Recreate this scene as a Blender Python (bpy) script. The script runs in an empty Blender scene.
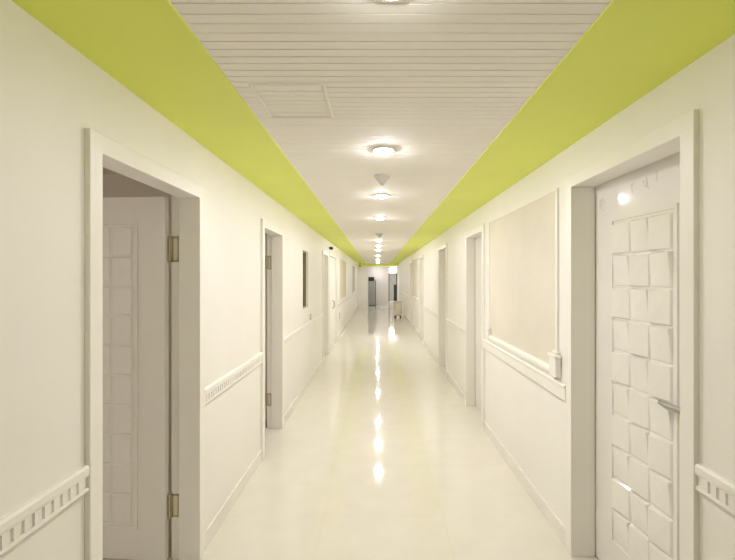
import bpy, bmesh, math, random
from mathutils import Vector, Matrix
random.seed(4)
S = bpy.context.scene
COL = S.collection
R = math.radians

# ------------------------------------------------------------------ sizes
XL, XR = -1.02, 1.134          # corridor wall faces
TL, TR = 0.148, 0.17            # wall thicknesses
H = 2.378                      # ceiling
CAM = 1.6
YB, YE = -4.0, 23.4            # corridor start (behind the camera) and end

# ------------------------------------------------------------------ materials
def mat(name, col, rough=0.5, metal=0.0, noise=0.0, nscale=6.0, bump=0.0, bscale=200.0, spec=0.5):
    m = bpy.data.materials.new(name); m.use_nodes = True
    nt = m.node_tree; b = nt.nodes['Principled BSDF']
    b.inputs['Base Color'].default_value = (*col, 1)
    b.inputs['Roughness'].default_value = rough
    b.inputs['Metallic'].default_value = metal
    b.inputs['Specular IOR Level'].default_value = spec
    tc = nt.nodes.new('ShaderNodeTexCoord')
    if noise:
        n = nt.nodes.new('ShaderNodeTexNoise'); n.inputs['Scale'].default_value = nscale
        n.inputs['Detail'].default_value = 4
        r = nt.nodes.new('ShaderNodeValToRGB')
        r.color_ramp.elements[0].position = 0.3; r.color_ramp.elements[1].position = 0.7
        r.color_ramp.elements[0].color = (*[c*(1-noise) for c in col], 1)
        r.color_ramp.elements[1].color = (*[min(1, c*(1+noise*0.4)) for c in col], 1)
        nt.links.new(tc.outputs['Object'], n.inputs['Vector'])
        nt.links.new(n.outputs['Fac'], r.inputs['Fac'])
        nt.links.new(r.outputs['Color'], b.inputs['Base Color'])
    if bump:
        n2 = nt.nodes.new('ShaderNodeTexNoise'); n2.inputs['Scale'].default_value = bscale
        bp = nt.nodes.new('ShaderNodeBump'); bp.inputs['Strength'].default_value = bump
        bp.inputs['Distance'].default_value = 0.002
        nt.links.new(tc.outputs['Object'], n2.inputs['Vector'])
        nt.links.new(n2.outputs['Fac'], bp.inputs['Height'])
        nt.links.new(bp.outputs['Normal'], b.inputs['Normal'])
    return m

def emit(name, col, st):
    m = bpy.data.materials.new(name); m.use_nodes = True
    nt = m.node_tree; nt.nodes.clear()
    e = nt.nodes.new('ShaderNodeEmission'); o = nt.nodes.new('ShaderNodeOutputMaterial')
    e.inputs['Color'].default_value = (*col, 1); e.inputs['Strength'].default_value = st
    nt.links.new(e.outputs[0], o.inputs['Surface'])
    return m

def floor_mat():
    m = bpy.data.materials.new('polished cream tile'); m.use_nodes = True
    nt = m.node_tree; b = nt.nodes['Principled BSDF']
    tc = nt.nodes.new('ShaderNodeTexCoord')
    mp = nt.nodes.new('ShaderNodeMapping'); mp.inputs['Location'].default_value = (0.36, 0.25, 0)
    br = nt.nodes.new('ShaderNodeTexBrick')
    br.offset = 0.0; br.squash = 1.0
    br.inputs['Scale'].default_value = 1.0
    br.inputs['Brick Width'].default_value = 0.8
    br.inputs['Row Height'].default_value = 0.8
    br.inputs['Mortar Size'].default_value = 0.0022
    br.inputs['Mortar Smooth'].default_value = 0.4
    br.inputs['Color1'].default_value = (0.755, 0.725, 0.655, 1)
    br.inputs['Color2'].default_value = (0.745, 0.715, 0.645, 1)
    br.inputs['Mortar'].default_value = (0.70, 0.667, 0.597, 1)
    n = nt.nodes.new('ShaderNodeTexNoise'); n.inputs['Scale'].default_value = 5.0; n.inputs['Detail'].default_value = 6
    mx = nt.nodes.new('ShaderNodeMix'); mx.data_type = 'RGBA'; mx.blend_type = 'MULTIPLY'
    rp = nt.nodes.new('ShaderNodeValToRGB')
    rp.color_ramp.elements[0].color = (0.97, 0.967, 0.955, 1); rp.color_ramp.elements[1].color = (1, 1, 1, 1)
    rp.color_ramp.elements[0].position = 0.35; rp.color_ramp.elements[1].position = 0.65
    L = nt.links.new
    L(tc.outputs['Object'], mp.inputs['Vector']); L(mp.outputs['Vector'], br.inputs['Vector'])
    L(tc.outputs['Object'], n.inputs['Vector']); L(n.outputs['Fac'], rp.inputs['Fac'])
    mx.inputs['Factor'].default_value = 1.0
    L(br.outputs['Color'], mx.inputs['A']); L(rp.outputs['Color'], mx.inputs['B'])
    L(mx.outputs['Result'], b.inputs['Base Color'])
    b.inputs['Roughness'].default_value = 0.06
    b.inputs['IOR'].default_value = 1.5
    n3 = nt.nodes.new('ShaderNodeTexNoise'); n3.inputs['Scale'].default_value = 3.0
    bp = nt.nodes.new('ShaderNodeBump'); bp.inputs['Strength'].default_value = 0.025; bp.inputs['Distance'].default_value = 0.01
    L(tc.outputs['Object'], n3.inputs['Vector']); L(n3.outputs['Fac'], bp.inputs['Height']); L(bp.outputs['Normal'], b.inputs['Normal'])
    return m

M = dict(
    wall=mat('white wall paint', (0.87, 0.85, 0.81), 0.55, noise=0.02, nscale=2.5, bump=0.05),
    trim=mat('white gloss trim', (0.87, 0.85, 0.81), 0.35, noise=0.015, nscale=4),
    leaf=mat('white door lacquer', (0.84, 0.82, 0.785), 0.09, noise=0.015, nscale=4),
    green=mat('lime green paint', (0.78, 0.86, 0.15), 0.5, noise=0.03, nscale=2),
    ceil=mat('cream ceiling strip', (0.89, 0.87, 0.82), 0.75, noise=0.02, nscale=3),
    floor=floor_mat(),
    skirt=mat('beige skirting tile', (0.84, 0.815, 0.765), 0.25, noise=0.04, nscale=5),
    brass=mat('aged brass', (0.50, 0.43, 0.30), 0.35, 0.7, noise=0.1, nscale=30),
    cream=mat('cream enamel', (0.72, 0.68, 0.56), 0.3, noise=0.02),
    handle=mat('satin nickel', (0.40, 0.385, 0.36), 0.32, 0.4, noise=0.03, nscale=20),
    beige=mat('beige panel sheet', (0.74, 0.695, 0.60), 0.75, noise=0.05, nscale=3, bump=0.2, bscale=90),
    greypanel=mat('grey panel sheet', (0.52, 0.50, 0.43), 0.6, noise=0.05, nscale=3),
    paleboard=mat('pale yellow panel sheet', (0.70, 0.66, 0.53), 0.6, noise=0.04, nscale=3),
    olive=mat('olive tinted glass', (0.24, 0.225, 0.12), 0.15, noise=0.15, nscale=5),
    darkframe=mat('dark bronze frame', (0.25, 0.225, 0.13), 0.4, noise=0.1),
    black=mat('black plastic', (0.02, 0.02, 0.02), 0.4, noise=0.1, nscale=20),
    greymetal=mat('grey painted steel', (0.40, 0.41, 0.39), 0.4, noise=0.04),
    darkmetal=mat('dark grey door frame', (0.05, 0.05, 0.05), 0.4, noise=0.05),
    plastic=mat('grey white plastic', (0.56, 0.54, 0.50), 0.4, noise=0.02),
    white=mat('white plastic', (0.80, 0.78, 0.73), 0.35, noise=0.02),
    roomwall=mat('room wall paint', (0.66, 0.60, 0.52), 0.7, noise=0.03, nscale=2),
    wood=mat('beige laminate', (0.62, 0.53, 0.44), 0.45, noise=0.06, nscale=8),
    lens=emit('lit lamp lens', (1.0, 0.962, 1.0), 190.0),
    lens_dim=emit('weak lamp lens', (1.0, 0.96, 0.92), 95.0),
    sky=emit('daylight behind glass', (1.0, 0.98, 0.93), 9.0),
)

# ------------------------------------------------------------------ mesh helpers
class MB:
    def __init__(self): self.bm = bmesh.new()
    def box(self, x0, x1, y0, y1, z0, z1):
        if x0 > x1: x0, x1 = x1, x0
        if y0 > y1: y0, y1 = y1, y0
        if z0 > z1: z0, z1 = z1, z0
        v = [self.bm.verts.new(p) for p in ((x0,y0,z0),(x1,y0,z0),(x1,y1,z0),(x0,y1,z0),(x0,y0,z1),(x1,y0,z1),(x1,y1,z1),(x0,y1,z1))]
        for f in ((0,3,2,1),(4,5,6,7),(0,1,5,4),(1,2,6,5),(2,3,7,6),(3,0,4,7)):
            self.bm.faces.new([v[i] for i in f])
        return self
    def prism(self, prof, y0, y1):
        """profile [(x,z)] extruded along y"""
        a = [self.bm.verts.new((x, y0, z)) for x, z in prof]
        b = [self.bm.verts.new((x, y1, z)) for x, z in prof]
        n = len(prof)
        for i in range(n):
            j = (i+1) % n
            self.bm.faces.new((a[i], a[j], b[j], b[i]))
        self.bm.faces.new(a[::-1]); self.bm.faces.new(b)
        return self
    def lathe(self, prof, c=(0,0,0), seg=28, axis='z'):
        rings = []
        def P(r, h, a):
            x, y = r*math.cos(a), r*math.sin(a)
            if axis == 'z': q = (x, y, h)
            elif axis == 'x': q = (h, x, y)
            else: q = (x, h, y)
            return (c[0]+q[0], c[1]+q[1], c[2]+q[2])
        for r, h in prof:
            if r < 1e-6: rings.append([self.bm.verts.new(P(0, h, 0))])
            else: rings.append([self.bm.verts.new(P(r, h, 2*math.pi*k/seg)) for k in range(seg)])
        for A, B in zip(rings, rings[1:]):
            for k in range(seg):
                l = (k+1) % seg
                if len(A) == 1 and len(B) == 1: continue
                if len(A) == 1: self.bm.faces.new((A[0], B[l], B[k]))
                elif len(B) == 1: self.bm.faces.new((A[k], A[l], B[0]))
                else: self.bm.faces.new((A[k], A[l], B[l], B[k]))
        return self
    def tube(self, pts, r, seg=8):
        pts = [Vector(p) for p in pts]; rings = []
        for i, p in enumerate(pts):
            d = (pts[min(i+1, len(pts)-1)] - pts[max(i-1, 0)]).normalized()
            up = Vector((0,0,1)) if abs(d.z) < 0.9 else Vector((1,0,0))
            s = d.cross(up).normalized(); t = s.cross(d)
            rr = r[i] if isinstance(r, (list, tuple)) else r
            rings.append([self.bm.verts.new(p + (s*math.cos(2*math.pi*k/seg) + t*math.sin(2*math.pi*k/seg))*rr) for k in range(seg)])
        for A, B in zip(rings, rings[1:]):
            for k in range(seg):
                l = (k+1) % seg
                self.bm.faces.new((A[k], A[l], B[l], B[k]))
        self.bm.faces.new(rings[0][::-1]); self.bm.faces.new(rings[-1])
        return self
    def build(self, name, m, parent=None, bevel=0.0, smooth=False, loc=None, rot=None):
        bmesh.ops.recalc_face_normals(self.bm, faces=self.bm.faces)
        me = bpy.data.meshes.new(name); self.bm.to_mesh(me); self.bm.free()
        me.materials.append(m)
        if smooth:
            me.polygons.foreach_set('use_smooth', [True]*len(me.polygons))
        o = bpy.data.objects.new(name, me); COL.objects.link(o)
        if parent: o.parent = parent
        if loc: o.location = loc
        if rot is not None: o.rotation_euler = (0, 0, rot)
        if bevel:
            b = o.modifiers.new('bevel', 'BEVEL'); b.width = bevel; b.segments = 2; b.limit_method = 'ANGLE'
        if smooth:
            e = o.modifiers.new('edges', 'EDGE_SPLIT'); e.split_angle = R(40)
        return o

def tag(o, label, cat, kind=None, group=None):
    o['label'] = label; o['category'] = cat
    if kind: o['kind'] = kind
    if group: o['group'] = group
    return o

def empty(name, loc, label, cat, kind=None, group=None, rot=0):
    o = bpy.data.objects.new(name, None); COL.objects.link(o)
    o.empty_display_size = 0.1
    o.location = loc; o.rotation_euler = (0, 0, rot)
    return tag(o, label, cat, kind, group)

# ------------------------------------------------------------------ openings
# side, y0, y1, top, reveal depth
LD = [dict(y=(1.606, 2.486), top=2.053), dict(y=(3.93, 4.665), top=2.05), dict(y=(8.30, 9.08), top=2.05),
      dict(y=(9.36, 10.9), top=2.08)]
RD = [dict(y=(1.62, 2.527), top=2.123), dict(y=(4.69, 5.50), top=2.10), dict(y=(7.13, 7.96), top=2.10),
      dict(y=(10.75, 11.65), top=2.10), dict(y=(14.1, 15.05), top=2.10)]
JT = 0.03   # jamb lining thickness
WIN = dict(y=(6.05, 6.52), z=(1.17, 1.985))

def wall(name, x0, x1, doors, wins, label):
    mb = MB()
    cuts = [(d['y'][0]-JT, d['y'][1]+JT, 0, d['top']+JT) for d in doors] + [(w['y'][0], w['y'][1], w['z'][0], w['z'][1]) for w in wins]
    cuts.sort(); y = YB
    for a, b, z0, z1 in cuts:
        mb.box(x0, x1, y, a, 0, H)
        if z0 > 0: mb.box(x0, x1, a, b, 0, z0)
        mb.box(x0, x1, a, b, z1, H)
        y = b
    mb.box(x0, x1, y, YE, 0, H)
    return tag(mb.build(name, M['wall']), label, 'wall', 'structure')

wall('wall_left', XL, XL-TL, LD, [WIN], 'long white corridor wall pierced by the narrow dark window')
wall('wall_right', XR, XR+TR, RD, [], 'long white corridor wall carrying the large beige panel')
tag(MB().box(XL-TL, XR+TR, YB-0.12, YB, 0, H).build('wall_back', M['wall']), 'plain white wall closing the corridor behind the viewpoint', 'wall', 'structure')

# floor and ceiling
tag(MB().box(-5, 5, YB-0.2, 31.2, -0.1, 0).build('floor', M['floor']), 'polished cream tiled corridor floor reflecting the ceiling lamps', 'floor', 'structure')

XGL, XGR = -0.583, 0.660       # inner edges of the green bands
mb = MB()
mb.box(XGL, XGR, YB, YE, H+0.006, H+0.06)           # backing behind the strips
P = 0.05; y = YB
while y < YE - 0.001:
    y1 = min(y+P*0.90, YE)
    mb.prism([(XGL, H+0.007), (XGL, H+0.0), (XGR, H+0.0), (XGR, H+0.007)], y, y1)
    y += P
tag(mb.build('ceiling', M['ceil'], bevel=0.0), 'cream slatted strip ceiling running between the two green bands', 'ceiling', 'structure')
tag(MB().box(-5, 5, YB-0.2, 31.2, H+0.065, H+0.12).build('ceiling_light_block', M['wall']), 'plain white unseen slab added above the strip ceiling to block sky light', 'ceiling', 'structure')  # unseen slab added to keep world light out from above
tag(MB().box(XL-TL, XGL, YB, YE, H-0.004, H+0.06).build('trim_1', M['green'], bevel=0.003), 'flat lime green ceiling band above the wall with the narrow dark window', 'ceiling band', 'structure')
tag(MB().box(XGR, XR+TR, YB, YE, H-0.004, H+0.06).build('trim_2', M['green'], bevel=0.003), 'flat lime green ceiling band above the wall with the large beige panel', 'ceiling band', 'structure')

# ------------------------------------------------------------------ baseboards
def baseboard(name, x, s, doors, label):
    mb = MB(); y = YB
    for d in doors + [dict(y=(YE+0.075, YE+1))]:
        mb.box(x, x+s*0.012, y, d['y'][0]-0.075, 0, 0.10)
        y = d['y'][1]+0.075
    return tag(mb.build(name, M['skirt'], bevel=0.002), label, 'baseboard', 'structure')
baseboard('baseboard_left', XL, 1, LD, 'low beige tile skirting under the wall with the narrow dark window')
baseboard('baseboard_right', XR, -1, RD, 'low beige tile skirting under the wall with the large beige panel')

# ------------------------------------------------------------------ dado rails
NT = [2]
def rail(x, s, y0, y1, label, teeth=True):
    """s: +1 rail grows to +x"""
    mb = MB()
    X = lambda d: x + s*d
    if teeth:
        mb.prism([(X(0), 0.912), (X(0.017), 0.912), (X(0.020), 0.922), (X(0.020), 0.942), (X(0.014), 0.950), (X(0), 0.950)], y0, y1)
        mb.prism([(X(0), 0.858), (X(0.016), 0.858), (X(0.018), 0.862), (X(0.016), 0.872), (X(0), 0.872)], y0, y1)
        mb.prism([(X(0), 0.872), (X(0.008), 0.872), (X(0.008), 0.912), (X(0), 0.912)], y0, y1)
        n = int((y1-y0)/0.038)
        off = ((y1-y0) - n*0.038)/2
        for i in range(n):
            a = y0 + off + i*0.038
            mb.prism([(X(0.007), 0.872), (X(0.016), 0.872), (X(0.016), 0.912), (X(0.007), 0.912)], a, a+0.023)
    else:
        mb.prism([(X(0), 0.862), (X(0.016), 0.862), (X(0.022), 0.872), (X(0.022), 0.940), (X(0.030), 0.948), (X(0.030), 0.958), (X(0.022), 0.964), (X(0), 0.964)], y0, y1)
    NT[0] += 1
    return tag(mb.build('trim_%d' % NT[0], M['trim'], bevel=0.0), label, 'dado rail', 'structure')
rail(XL, 1, YB, 1.530, 'white toothed dado rail running up to the near side of the wide-open panelled door')
rail(XL, 1, 2.562, 3.854, 'white toothed dado rail between the two open doors')
rail(XL, 1, 4.741, 8.224, 'white toothed dado rail under the narrow dark window')
rail(XL, 1, 10.964, YE, 'white dado rail beyond the white double door')
rail(XR, -1, YB, 1.542, 'white toothed dado rail running up to the handle side of the woven-pattern door')
rail(XR, -1, 2.603, 4.614, 'plain white moulded rail directly under the large beige panel', False)
rail(XR, -1, 5.576, 7.054, 'white dado rail between the second and third doors past the woven-pattern door')
rail(XR, -1, 8.036, 10.674, 'white dado rail just before the far beige panel wall section')
rail(XR, -1, 11.72, 14.03, 'white dado rail under the far beige panel')
rail(XR, -1, 15.12, YE, 'white dado rail on the last wall stretch behind the beige trolley')

# ------------------------------------------------------------------ doors
def leaf_mesh(w, h, t=0.04, pattern=True, relief=1.0):
    mb = MB(); bm = mb.bm
    mb.box(0, w, -t/2, t/2, 0.008, h)
    if pattern:
        x0, x1 = 0.19, w-0.30
        z0, z1 = 0.21, 1.89
        for s in (-1, 1):
            f = s*t/2
            # raised border moulding
            bw, bh = 0.03, 0.007
            def ring(b0, b1, z_0, z_1): mb.box(b0, b1, f-s*0.002, f+s*bh, z_0, z_1)
            ring(x0-bw, x0-0.012, z0-bw, z1+bw); ring(x1+0.012, x1+bw, z0-bw, z1+bw)
            ring(x0-0.012, x1+0.012, z0-bw, z0-0.012); ring(x0-0.012, x1+0.012, z1+0.012, z1+bw)
            nc, nr = 3, 10
            cw, rh = (x1-x0)/nc, (z1-z0)/nr
            for i in range(nc):
                for j in range(nr):
                    a0, a1 = x0+i*cw, x0+(i+1)*cw
                    c0, c1 = z0+j*rh, z0+(j+1)*rh
                    par = (i+j) % 2
                    g = 0.002; ins = 0.010
                    base = [(a0+g, c0+g), (a1-g, c0+g), (a1-g, c1-g), (a0+g, c1-g)]
                    top = [(a0+ins, c0+ins), (a1-ins, c0+ins), (a1-ins, c1-ins), (a0+ins, c1-ins)]
                    # woven look: one kind slopes sideways, the other up and down
                    hh = [q*relief for q in ((0.022, 0.009, 0.009, 0.022) if par else (0.006, 0.006, 0.019, 0.019))]
                    bv = [bm.verts.new((p[0], f-s*0.001, p[1])) for p in base]
                    tv = [bm.verts.new((p[0], f+s*q, p[1])) for p, q in zip(top, hh)]
                    for k in range(4):
                        l = (k+1) % 4
                        bm.faces.new((bv[k], bv[l], tv[l], tv[k]))
                    mx = sum(hh)/4+0.003*relief
                    cv = bm.verts.new(((a0+a1)/2, f+s*mx, (c0+c1)/2))
                    for k in range(4): bm.faces.new((tv[k], tv[(k+1) % 4], cv))
                    bm.faces.new(bv[::-1])
    return mb

def lever(leaf, x, z, t=0.04, toward=-1, both=True):
    for s in ((-1, 1) if both else (-1,)):
        f = s*t/2
        mb = MB()
        mb.lathe([(0.0, f), (0.026, f), (0.026, f+s*0.006), (0.020, f+s*0.010), (0.011, f+s*0.012), (0.0105, f+s*0.045), (0, f+s*0.047)], (x, 0, z), 20, 'y')
        mb.tube([(x-toward*0.008, f+s*0.046, z), (x+toward*0.03, f+s*0.050, z), (x+toward*0.08, f+s*0.052, z-0.002), (x+toward*0.128, f+s*0.050, z+0.003), (x+toward*0.135, f+s*0.046, z+0.004)],
                [0.014, 0.015, 0.0145, 0.013, 0.008], 10)
        mb.build('handle', M['handle'], leaf, smooth=True)

def door(n, side, d, label, mode, rebate=0.100, cw=0.072, angle=0.0, pattern=True, toward=-1, hinge=False, flush=None, double=False):
    x, s, T = (XL, 1, TL) if side == 'L' else (XR, -1, TR)
    y0, y1 = d['y']; top = d['top']
    o = empty('door_%d' % n, (x, (y0+y1)/2, 0), label, 'door', 'structure')
    X = lambda dep: -s*dep                       # local x at depth 'dep' into the wall
    cy = (y0+y1)/2; h = (y1-y0)/2
    # casing: three moulded boards on the corridor face
    mb = MB(); t = 0.02
    ol = [(-h-cw, 0), (-h-cw, top+cw), (h+cw, top+cw), (h+cw, 0), (h, 0), (h, top), (-h, top), (-h, 0)]
    A = [mb.bm.verts.new((X(0), p, q)) for p, q in ol]; B = [mb.bm.verts.new((X(-t), p, q)) for p, q in ol]
    for k in range(8): mb.bm.faces.new((A[k], A[(k+1) % 8], B[(k+1) % 8], B[k]))
    for V in (A, B):
        for q in ((0, 1, 6, 7), (1, 2, 5, 6), (2, 3, 4, 5)): mb.bm.faces.new([V[i] for i in q])
    mb.build('casing', M['trim'], o, bevel=0.003)
    # lining with a rebate
    mb = MB()
    for sg in (-1, 1):
        e = sg*h
        mb.box(X(-0.004), X(rebate), e, e+sg*JT, 0, top+JT)
        mb.box(X(rebate), X(T), e+sg*0.014, e+sg*JT, 0, top+JT)
    mb.box(X(-0.004), X(rebate), -h, h, top, top+JT)
    mb.box(X(rebate), X(T), -h-0.014, h+0.014, top+0.026, top+JT)
    mb.build('lining', M['trim'], o, bevel=0.003)
    if mode == 'open':                           # hinged at the far jamb, swung into the room past a right angle
        w = y1-y0-0.006
        lf = leaf_mesh(w, top+0.004, relief=0.4).build('door_leaf', M['leaf'], o, bevel=0.0, loc=(X(T+0.022), h-0.004+0.008, 0), rot=angle)
        lever(lf, w-0.07, 1.05)
        for zc, hh in ((1.764, 0.144), (0.309, 0.13)):
            mb = MB(); yf = h+0.014
            a, b = X(rebate+0.004), X(T-0.004)
            z0, z1 = zc-hh/2, zc+hh/2
            q = 0.010
            e = 0.006*(1 if b > a else -1)*1.4
            mb.box(a, b, yf-0.004, yf, z0, z0+q); mb.box(a, b, yf-0.004, yf, z1-q, z1)
            mb.box(a, a+e, yf-0.004, yf, z0, z1); mb.box(b-e, b, yf-0.004, yf, z0, z1)
            mb.lathe([(0, z0), (0.008, z0), (0.008, z1), (0, z1)], (X(T+0.008), yf-0.006, 0), 12)
            hg = mb.build('hinge', M['brass'], o)
            MB().box(a, b, yf-0.002, yf, z0+q*0.5, z1-q*0.5).build('hinge_plate', M['cream'], hg)
    elif mode == 'closed':
        w = y1-y0+0.016
        dep = rebate+0.004+0.02 if flush is None else flush+0.02
        rot = (R(-90)+angle) if side == 'R' else R(-90)
        lf = leaf_mesh(w, top+0.022, pattern=pattern).build('door_leaf', M['leaf'], o, loc=(X(dep), h+0.008, 0), rot=rot)
        if toward: lever(lf, w-0.185 if n == 5 else w-0.085, 1.055)
        return o, lf
    elif mode == 'double':
        w = (y1-y0)/2-0.003
        for k in (0, 1):
            loc = (X(flush+0.02), h-0.001, 0) if k == 0 else (X(flush+0.02), -h+0.001, 0)
            lf = leaf_mesh(w, top-0.004, pattern=False).build('door_leaf', M['wall'], o, loc=loc, rot=R(-90) if k == 0 else R(90), bevel=0.003)
            if k == 0:
                mb = MB()
                for sy in (-1, 1):
                    mb.tube([(w-0.06, sy*0.02, 0.90), (w-0.06, sy*0.06, 0.92), (w-0.06, sy*0.06, 1.06), (w-0.06, sy*0.02, 1.08)], 0.012, 8)
                mb.build('handle', M['handle'], lf, smooth=True)
    return o

door(1, 'L', LD[0], 'largest open white door, swung inward on brass hinges with a grid-panelled leaf', 'open', angle=R(175))
door(2, 'L', LD[1], 'white doorway with a barely visible open leaf, between two dado rails before the narrow dark window', 'open', angle=R(175))
door(3, 'L', LD[2], 'white recessed doorway just beyond the narrow dark window', 'closed', rebate=0.09, pattern=False)
door(4, 'L', LD[3], 'white flush double door with a grey pull handle, below the black wall camera', 'double', flush=0.012, cw=0.06)
d5, lf5 = door(5, 'R', RD[0], 'nearly closed glossy white door with woven block relief and a lever handle', 'closed', rebate=0.118, angle=R(3))
door(6, 'R', RD[1], 'closed white recessed door immediately past the large beige panel', 'closed', rebate=0.09, pattern=False)
door(7, 'R', RD[2], 'white recessed doorway second past the large beige panel', 'closed', rebate=0.11)
door(8, 'R', RD[3], 'small white doorway just before the far beige panel', 'closed', rebate=0.08, pattern=False)
door(9, 'R', RD[4], 'most distant white doorway past the far beige panel', 'closed', rebate=0.08, pattern=False)

# carved strokes in the plain top rail of the woven-pattern door (leaf local coordinates, both hinge side first)
mb = MB(); f = -0.0205
def stroke(pts): mb.tube([(a, f, z) for a, z in pts], 0.0022, 6)
cx, cz = 0.075, 2.005
stroke([(cx+0.024*math.cos(t*0.35), cz+0.034*math.sin(t*0.35)) for t in range(17)])
stroke([(cx+0.012*math.cos(t*0.45), cz+0.018*math.sin(t*0.45)) for t in range(12)])
stroke([(0.33, 2.075), (0.335, 2.05), (0.34, 2.02)]); stroke([(0.335, 2.06), (0.352, 2.075), (0.362, 2.07)])
stroke([(0.42, 2.07), (0.435, 2.035), (0.448, 2.03), (0.455, 2.055)]); stroke([(0.442, 2.085), (0.450, 2.05), (0.462, 2.02)])
stroke([(0.515, 2.095), (0.517, 2.07), (0.516, 2.045)])
mb.build('carved_scroll', M['leaf'], lf5, smooth=True)

# ------------------------------------------------------------------ narrow dark window
wy0, wy1 = WIN['y']; wz0, wz1 = WIN['z']
w = empty('window_1', (XL, (wy0+wy1)/2, wz0), 'narrow upright window of dark olive glass set in the white wall', 'window', 'structure')
hw = (wy1-wy0)/2; hz = wz1-wz0
mb = MB()
mb.box(-0.145, -0.03, -hw, -hw+0.02, 0, hz); mb.box(-0.145, -0.03, hw-0.02, hw, 0, hz)
mb.box(-0.145, -0.03, -hw+0.02, hw-0.02, 0, 0.02); mb.box(-0.145, -0.03, -hw+0.02, hw-0.02, hz-0.02, hz)
mb.build('window_frame', M['darkframe'], w, bevel=0.002)
MB().box(-0.075, -0.067, -hw+0.02, hw-0.02, 0.02, hz-0.02).build('pane', M['olive'], w)

# ------------------------------------------------------------------ wall panels
def wall_panel(side, y0, y1, z0, z1, sheet, label, corner=True, sill=True):
    x, s = (XL, 1) if side == 'L' else (XR, -1)
    o = empty('wall_panel', (x, (y0+y1)/2, z0), label, 'panel')
    h = (y1-y0)/2; hz = z1-z0
    X = lambda d: s*d
    MB().box(X(0), X(0.006), -h, h, 0, hz).build('panel_sheet', M[sheet], o)
    mb = MB(); fw = 0.028
    for a, b in ((-h-fw, -h), (h, h+fw)):
        mb.box(X(0), X(0.013), a, b, -fw, hz+0.012)
    mb.box(X(0), X(0.010), -h, h, hz, hz+0.012)
    mb.build('frame', M['trim'], o, bevel=0.004)
    if sill:
        mb = MB()
        mb.prism([(X(0), -0.09), (X(0.016), -0.09), (X(0.020), -0.055), (X(0.034), -0.045), (X(0.036), -0.02), (X(0.024), 0.0), (X(0), 0.0)], -h, h)
        mb.build('ledge', M['trim'], o, bevel=0.002)
    if corner:
        for yc, sz in ((-h+0.01, 1.0), (h-0.01, 0.7)):
            mb = MB()
            yc -= 0.03*sz; mb.box(X(0.004), X(0.040), yc-0.05*sz, yc+0.05*sz, -0.055, 0.065*sz)
            mb.box(X(0.004), X(0.048), yc-0.06*sz, yc+0.06*sz, 0.065*sz, 0.085*sz)
            mb.box(X(0.004), X(0.030), yc-0.035*sz, yc+0.035*sz, 0.085*sz, 0.105*sz)
            mb.build('corner_block', M['trim'], o, bevel=0.006)
    return o
wall_panel('R', 2.77, 4.40, 1.04, 2.15, 'beige', 'large beige panel in a white moulded frame beside the woven-pattern door')
wall_panel('R', 12.0, 13.85, 1.045, 2.15, 'beige', 'small distant beige panel in a white frame, far along the corridor', corner=False)
wall_panel('L', 11.9, 14.4, 1.0, 2.12, 'paleboard', 'pale panel on the wall just beyond the white double door', corner=False)
wall_panel('L', 18.0, 20.0, 1.0, 2.12, 'greypanel', 'grey panel on the wall nearest the corridor end', corner=False)

# ------------------------------------------------------------------ switches
def wall_plate(name, side, y, z, wdt, hgt, m, label, cat):
    x, s = (XL, 1) if side == 'L' else (XR, -1)
    o = empty(name, (x, y, z), label, cat)
    MB().box(0, s*0.010, -wdt/2, wdt/2, -hgt/2, hgt/2).build('plate', M[m], o, bevel=0.003)
    MB().box(s*0.009, s*0.014, -wdt*0.28, wdt*0.28, -hgt*0.3, hgt*0.3).build('rocker', M['white'], o, bevel=0.002)
wall_plate('light_switch', 'L', 6.75, 1.005, 0.16, 0.085, 'plastic', 'small pale switch plate on the wall under the narrow dark window', 'switch')
wall_plate('wall_socket', 'L', 12.0, 0.58, 0.15, 0.16, 'plastic', 'small grey socket plate low on the wall past the white double door', 'socket')

# ------------------------------------------------------------------ ceiling fittings
LX = 0.04
def downlight(y, label):
    o = empty('ceiling_downlight', (LX, y, H), label, 'downlight', None, 'ceiling downlights along the corridor')
    return o
def make_downlight(y, label):
    o = downlight(y, label)
    MB().lathe([(0.056, 0.004), (0.068, 0.004), (0.070, -0.006), (0.068, -0.012), (0.060, -0.014), (0.056, -0.011), (0.056, 0.004)], (0,0,0), 32).build('trim_ring', M['white'], o, smooth=True)
    MB().lathe([(0.0, -0.029), (0.02, -0.0275), (0.040, -0.022), (0.052, -0.015), (0.0565, -0.0115), (0.057, 0.002), (0.0, 0.002)], (0,0,0), 28).build('lens', M['lens'], o, smooth=True)
    return o
def copy_thing(o, y, label):
    c = o.copy(); COL.objects.link(c); c.location = (LX, y, H); c['label'] = label
    for ch in o.children:
        k = ch.copy(); COL.objects.link(k); k.parent = c
    return c
L0 = make_downlight(2.654, 'largest whole lit round downlight, between the access hatch and the nearer smoke detector')
for y, lab in [
    (1.15, 'lit downlight cut by the top of the picture, nearer than the access hatch'),
    (4.124, 'lit downlight directly beyond the nearer smoke detector'),
    (5.66, 'lit downlight second beyond the nearer smoke detector'),
    (9.0, 'lit downlight directly beyond the farther smoke detector'),
    (10.5, 'lit downlight second beyond the farther smoke detector'),
    (12.1, 'lit downlight third beyond the farther smoke detector'),
    (15.2, 'lit downlight fourth beyond the farther smoke detector'),
    (18.4, 'added fill downlight, last but one before the green end beam'),  # extra lamp added to brighten the far corridor walls
    (21.9, 'lit downlight last before the green end beam'),
    (25.2, 'lit downlight in the lobby just beyond the green end beam'),
    (27.2, 'added fill downlight in the lobby halfway to the dark end door'),  # extra lamp added to lift the lobby brightness
    (28.9, 'added fill downlight in the lobby before the dark end door'),  # also added, brightens the white lobby walls
]:
    c = copy_thing(L0, y, lab)
    if y < 2:                                        # lens dimmed so the near walls stay darker
        for ch in c.children:
            if ch.name.startswith('lens'):
                ch.data = ch.data.copy(); ch.data.materials[0] = M['lens_dim']

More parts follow.
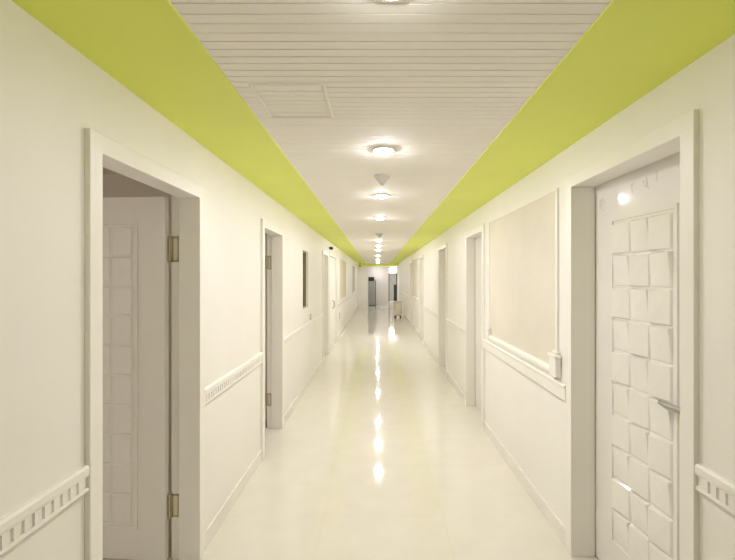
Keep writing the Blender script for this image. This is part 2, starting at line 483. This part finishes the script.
def detector(y, label):
    o = empty('smoke_detector', (LX, y, H), label, 'smoke detector')
    MB().lathe([(0, 0.002), (0.062, 0.002), (0.064, -0.008), (0.058, -0.016), (0, -0.016)], (0,0,0), 28).build('base', M['plastic'], o, smooth=True)
    MB().lathe([(0, -0.015), (0.050, -0.015), (0.046, -0.030), (0.030, -0.048), (0.018, -0.058), (0.016, -0.072), (0, -0.076)], (0,0,0), 28).build('sensor_head', M['plastic'], o, smooth=True)
detector(3.35, 'grey conical smoke detector nearer along the ceiling, after the largest downlight')
detector(7.7, 'small grey smoke detector farther along the ceiling')

# access hatch
o = empty('access_hatch', (-0.362, 1.946, H), 'square ceiling access hatch with a thin rim beside the green band', 'hatch')
a, b, rw = 0.152, 0.180, 0.012
mb = MB()
mb.box(-a, -a+rw, -b, b, -0.007, 0.001); mb.box(a-rw, a, -b, b, -0.007, 0.001)
mb.box(-a+rw, a-rw, -b, -b+rw, -0.007, 0.001); mb.box(-a+rw, a-rw, b-rw, b, -0.007, 0.001)
mb.build('rim', M['ceil'], o, bevel=0.002)
mb = MB()
for k in range(7):
    t0 = -b+rw+0.004 + k*0.0475
    mb.box(-a+rw+0.003, a-rw-0.003, t0, t0+0.041, -0.003, 0.001)
mb.build('cover', M['ceil'], o)

# black cameras
o = empty('security_camera', (XL, 9.36, 2.235), 'small black camera fixed high on the wall by the white double door', 'camera')
MB().lathe([(0, -0.004), (0.028, -0.004), (0.028, 0.012), (0.010, 0.016), (0.010, 0.03), (0, 0.03)], (0,0,0), 16, 'x').build('bracket', M['black'], o, smooth=True)
MB().lathe([(0, -0.07), (0.030, -0.068), (0.033, -0.05), (0.033, 0.04), (0.030, 0.055), (0, 0.055)], (0.052, 0, -0.004), 20, 'y').build('camera_body', M['black'], o, smooth=True)
o = empty('security_camera', (-0.80, 20.7, H), 'tiny black camera hanging from the green band near the corridor end', 'camera')
MB().lathe([(0, 0), (0.03, 0), (0.03, -0.01), (0.011, -0.012), (0.011, -0.20), (0, -0.20)], (0,0,0), 14).build('hanger', M['black'], o, smooth=True)
MB().lathe([(0, -0.08), (0.036, -0.078), (0.040, -0.05), (0.040, 0.06), (0.034, 0.075), (0, 0.075)], (0, 0, -0.225), 18, 'y').build('camera_body', M['black'], o, smooth=True)

# ------------------------------------------------------------------ far end
tag(MB().box(XL-TL, XR+TR, YE-0.2, YE, 2.23, H-0.006).build('trim_13', M['green'], bevel=0.004), 'shallow lime green beam crossing the corridor end under the ceiling', 'beam', 'structure')
tag(MB().box(XL, -0.48, YE-0.1, YE+0.05, 0, 2.23).build('wall_far_left', M['wall']), 'short white wall return at the corridor end beside the grey cabinet', 'wall', 'structure')
tag(MB().box(-0.06, 0.65, 26.0, 26.15, 0, H).build('wall_far', M['wall']), 'narrow white wall facing the corridor between the grey cabinet and the dark door', 'wall', 'structure')
mb = MB()
mb.box(-2.6, -2.5, YE, 30.2, 0, H); mb.box(-2.5, XL-TL, YE, YE+0.1, 0, H); mb.box(XR+TR, 2.6, YE, YE+0.1, 0, H)
mb.box(2.5, 2.6, YE+0.1, 30.2, 0, H); mb.box(-2.5, -0.06, 26.0, 26.15, 0, H); mb.box(-0.06, 0.78, 30.0, 30.2, 0, H); mb.box(1.38, 2.5, 30.0, 30.2, 0, H)
mb.box(0.78, 1.38, 30.0, 30.2, 2.33, H)
tag(mb.build('wall_lobby', M['wall']), 'white lobby walls beyond the corridor end', 'wall', 'structure')
tag(MB().box(-2.6, 2.6, YE, 30.2, H+0.0, H+0.06).build('ceiling_lobby', M['ceil']), 'plain pale ceiling of the lobby beyond the green beam', 'ceiling', 'structure')
# dark end door with bright transom
o = empty('door_10', (1.08, 30.0, 0), 'dark narrow end door under a glowing transom window', 'door', 'structure')
mb = MB()
mb.box(-0.30, -0.24, -0.02, 0.1, 0, 2.33); mb.box(0.24, 0.30, -0.02, 0.1, 0, 2.33); mb.box(-0.24, 0.24, -0.02, 0.1, 1.88, 1.95); mb.box(-0.24, 0.24, -0.02, 0.1, 2.28, 2.33)
mb.build('door_frame', M['darkmetal'], o)
MB().box(-0.24, 0.24, 0.04, 0.08, 0.005, 1.88).build('door_leaf', M['greymetal'], o)
mb = MB(); mb.box(0.06, 0.235, 0.03, 0.041, 0.04, 1.15); mb.build('glass_strip', M['black'], o)
MB().box(-0.24, 0.24, 0.05, 0.06, 1.95, 2.28).build('transom_pane', M['sky'], o)

# grey cabinet with black header
o = empty('cabinet', (-0.28, 25.75, 0), 'grey upright cabinet with a black header standing at the corridor end', 'cabinet')
MB().box(-0.22, 0.19, -0.24, 0.24, 0.04, 1.42).build('body', M['greymetal'], o, bevel=0.01)
MB().box(-0.22, 0.12, -0.25, 0.24, 1.42, 1.66).build('header', M['black'], o, bevel=0.01)
MB().box(0.19, 0.215, -0.25, 0.24, 0.0, 1.52).build('shadow_strip', M['darkmetal'], o)  # dark strip stands for the narrow shadow beside the cabinet
MB().box(-0.20, 0.19, -0.21, 0.22, 0.0, 0.04).build('plinth', M['darkmetal'], o)

# beige trolley
o = empty('trolley', (0.83, 17.6, 0), 'small beige trolley on dark castors parked against the far wall', 'trolley')
MB().box(-0.14, 0.14, -0.2, 0.2, 0.10, 0.64).build('body', M['wood'], o, bevel=0.01)
MB().box(-0.16, 0.16, -0.22, 0.22, 0.64, 0.67).build('top', M['wood'], o, bevel=0.006)
MB().box(-0.12, 0.12, -0.206, -0.199, 0.14, 0.60).build('drawer_front', M['cream'], o, bevel=0.004)
for sx in (-1, 1):
    for sy in (-1, 1):
        mb = MB(); mb.lathe([(0, -0.022), (0.04, -0.022), (0.045, -0.012), (0.045, 0.012), (0.04, 0.022), (0, 0.022)], (sx*0.105, sy*0.15, 0.045), 16, 'x')
        mb.box(sx*0.105-0.03, sx*0.105+0.03, sy*0.15-0.02, sy*0.15+0.02, 0.07, 0.102)
        mb.build('castor', M['black'], o)

# ------------------------------------------------------------------ rooms behind the doors
def room(name, side, y0, y1, label, window=None):
    x, s, T = (XL-TL, -1, 0) if side == 'L' else (XR+TR, 1, 0)
    xf = x+s*2.9
    mb = MB()
    mb.box(x, xf, y0-0.1, y0, 0, H); mb.box(x, xf, y1, y1+0.1, 0, H)
    if window:  # unseen opening added to let world light into the room
        a, b, c, d = window
        mb.box(xf, xf+s*0.1, y0-0.1, a, 0, H); mb.box(xf, xf+s*0.1, b, y1+0.1, 0, H)
        mb.box(xf, xf+s*0.1, a, b, 0, c); mb.box(xf, xf+s*0.1, a, b, d, H)
    else: mb.box(xf, xf+s*0.1, y0-0.1, y1+0.1, 0, H)
    mb.box(x, xf, y0, y1, H, H+0.05)
    return tag(mb.build(name, M['roomwall']), label, 'wall', 'structure')
room('wall_room_left', 'L', 0.2, 3.3, 'dim room walls seen through the largest open door', (0.6, 1.9, 0.9, 2.1))
room('wall_room_beyond', 'L', 3.5, 5.9, 'dim room walls behind the second open doorway', (3.9, 5.0, 0.9, 2.1))
room('wall_room_right', 'R', 0.6, 3.4, 'room walls behind the woven-pattern door')

# ------------------------------------------------------------------ world, camera, view
W = bpy.data.worlds.new('World'); S.world = W; W.use_nodes = True
nt = W.node_tree; bg = nt.nodes['Background']
bg.inputs['Color'].default_value = (1.0, 0.97, 0.92, 1); bg.inputs['Strength'].default_value = 2.0

cam = bpy.data.cameras.new('Camera'); co = bpy.data.objects.new('Camera', cam); COL.objects.link(co)
co.location = (0, 0, CAM); co.rotation_euler = (R(90), 0, 0)
cam.sensor_width = 36; cam.lens = 440/735*36; cam.clip_start = 0.05
cam.shift_x = -9.5/735; cam.shift_y = -2/735
S.camera = co
S.cycles.max_bounces = 16; S.cycles.diffuse_bounces = 10; S.cycles.glossy_bounces = 6
S.cycles.sample_clamp_indirect = 8
v = S.view_settings
v.view_transform = 'Standard'; v.look = 'None'; v.gamma = 1; v.use_curve_mapping = False
v.exposure = 1.16
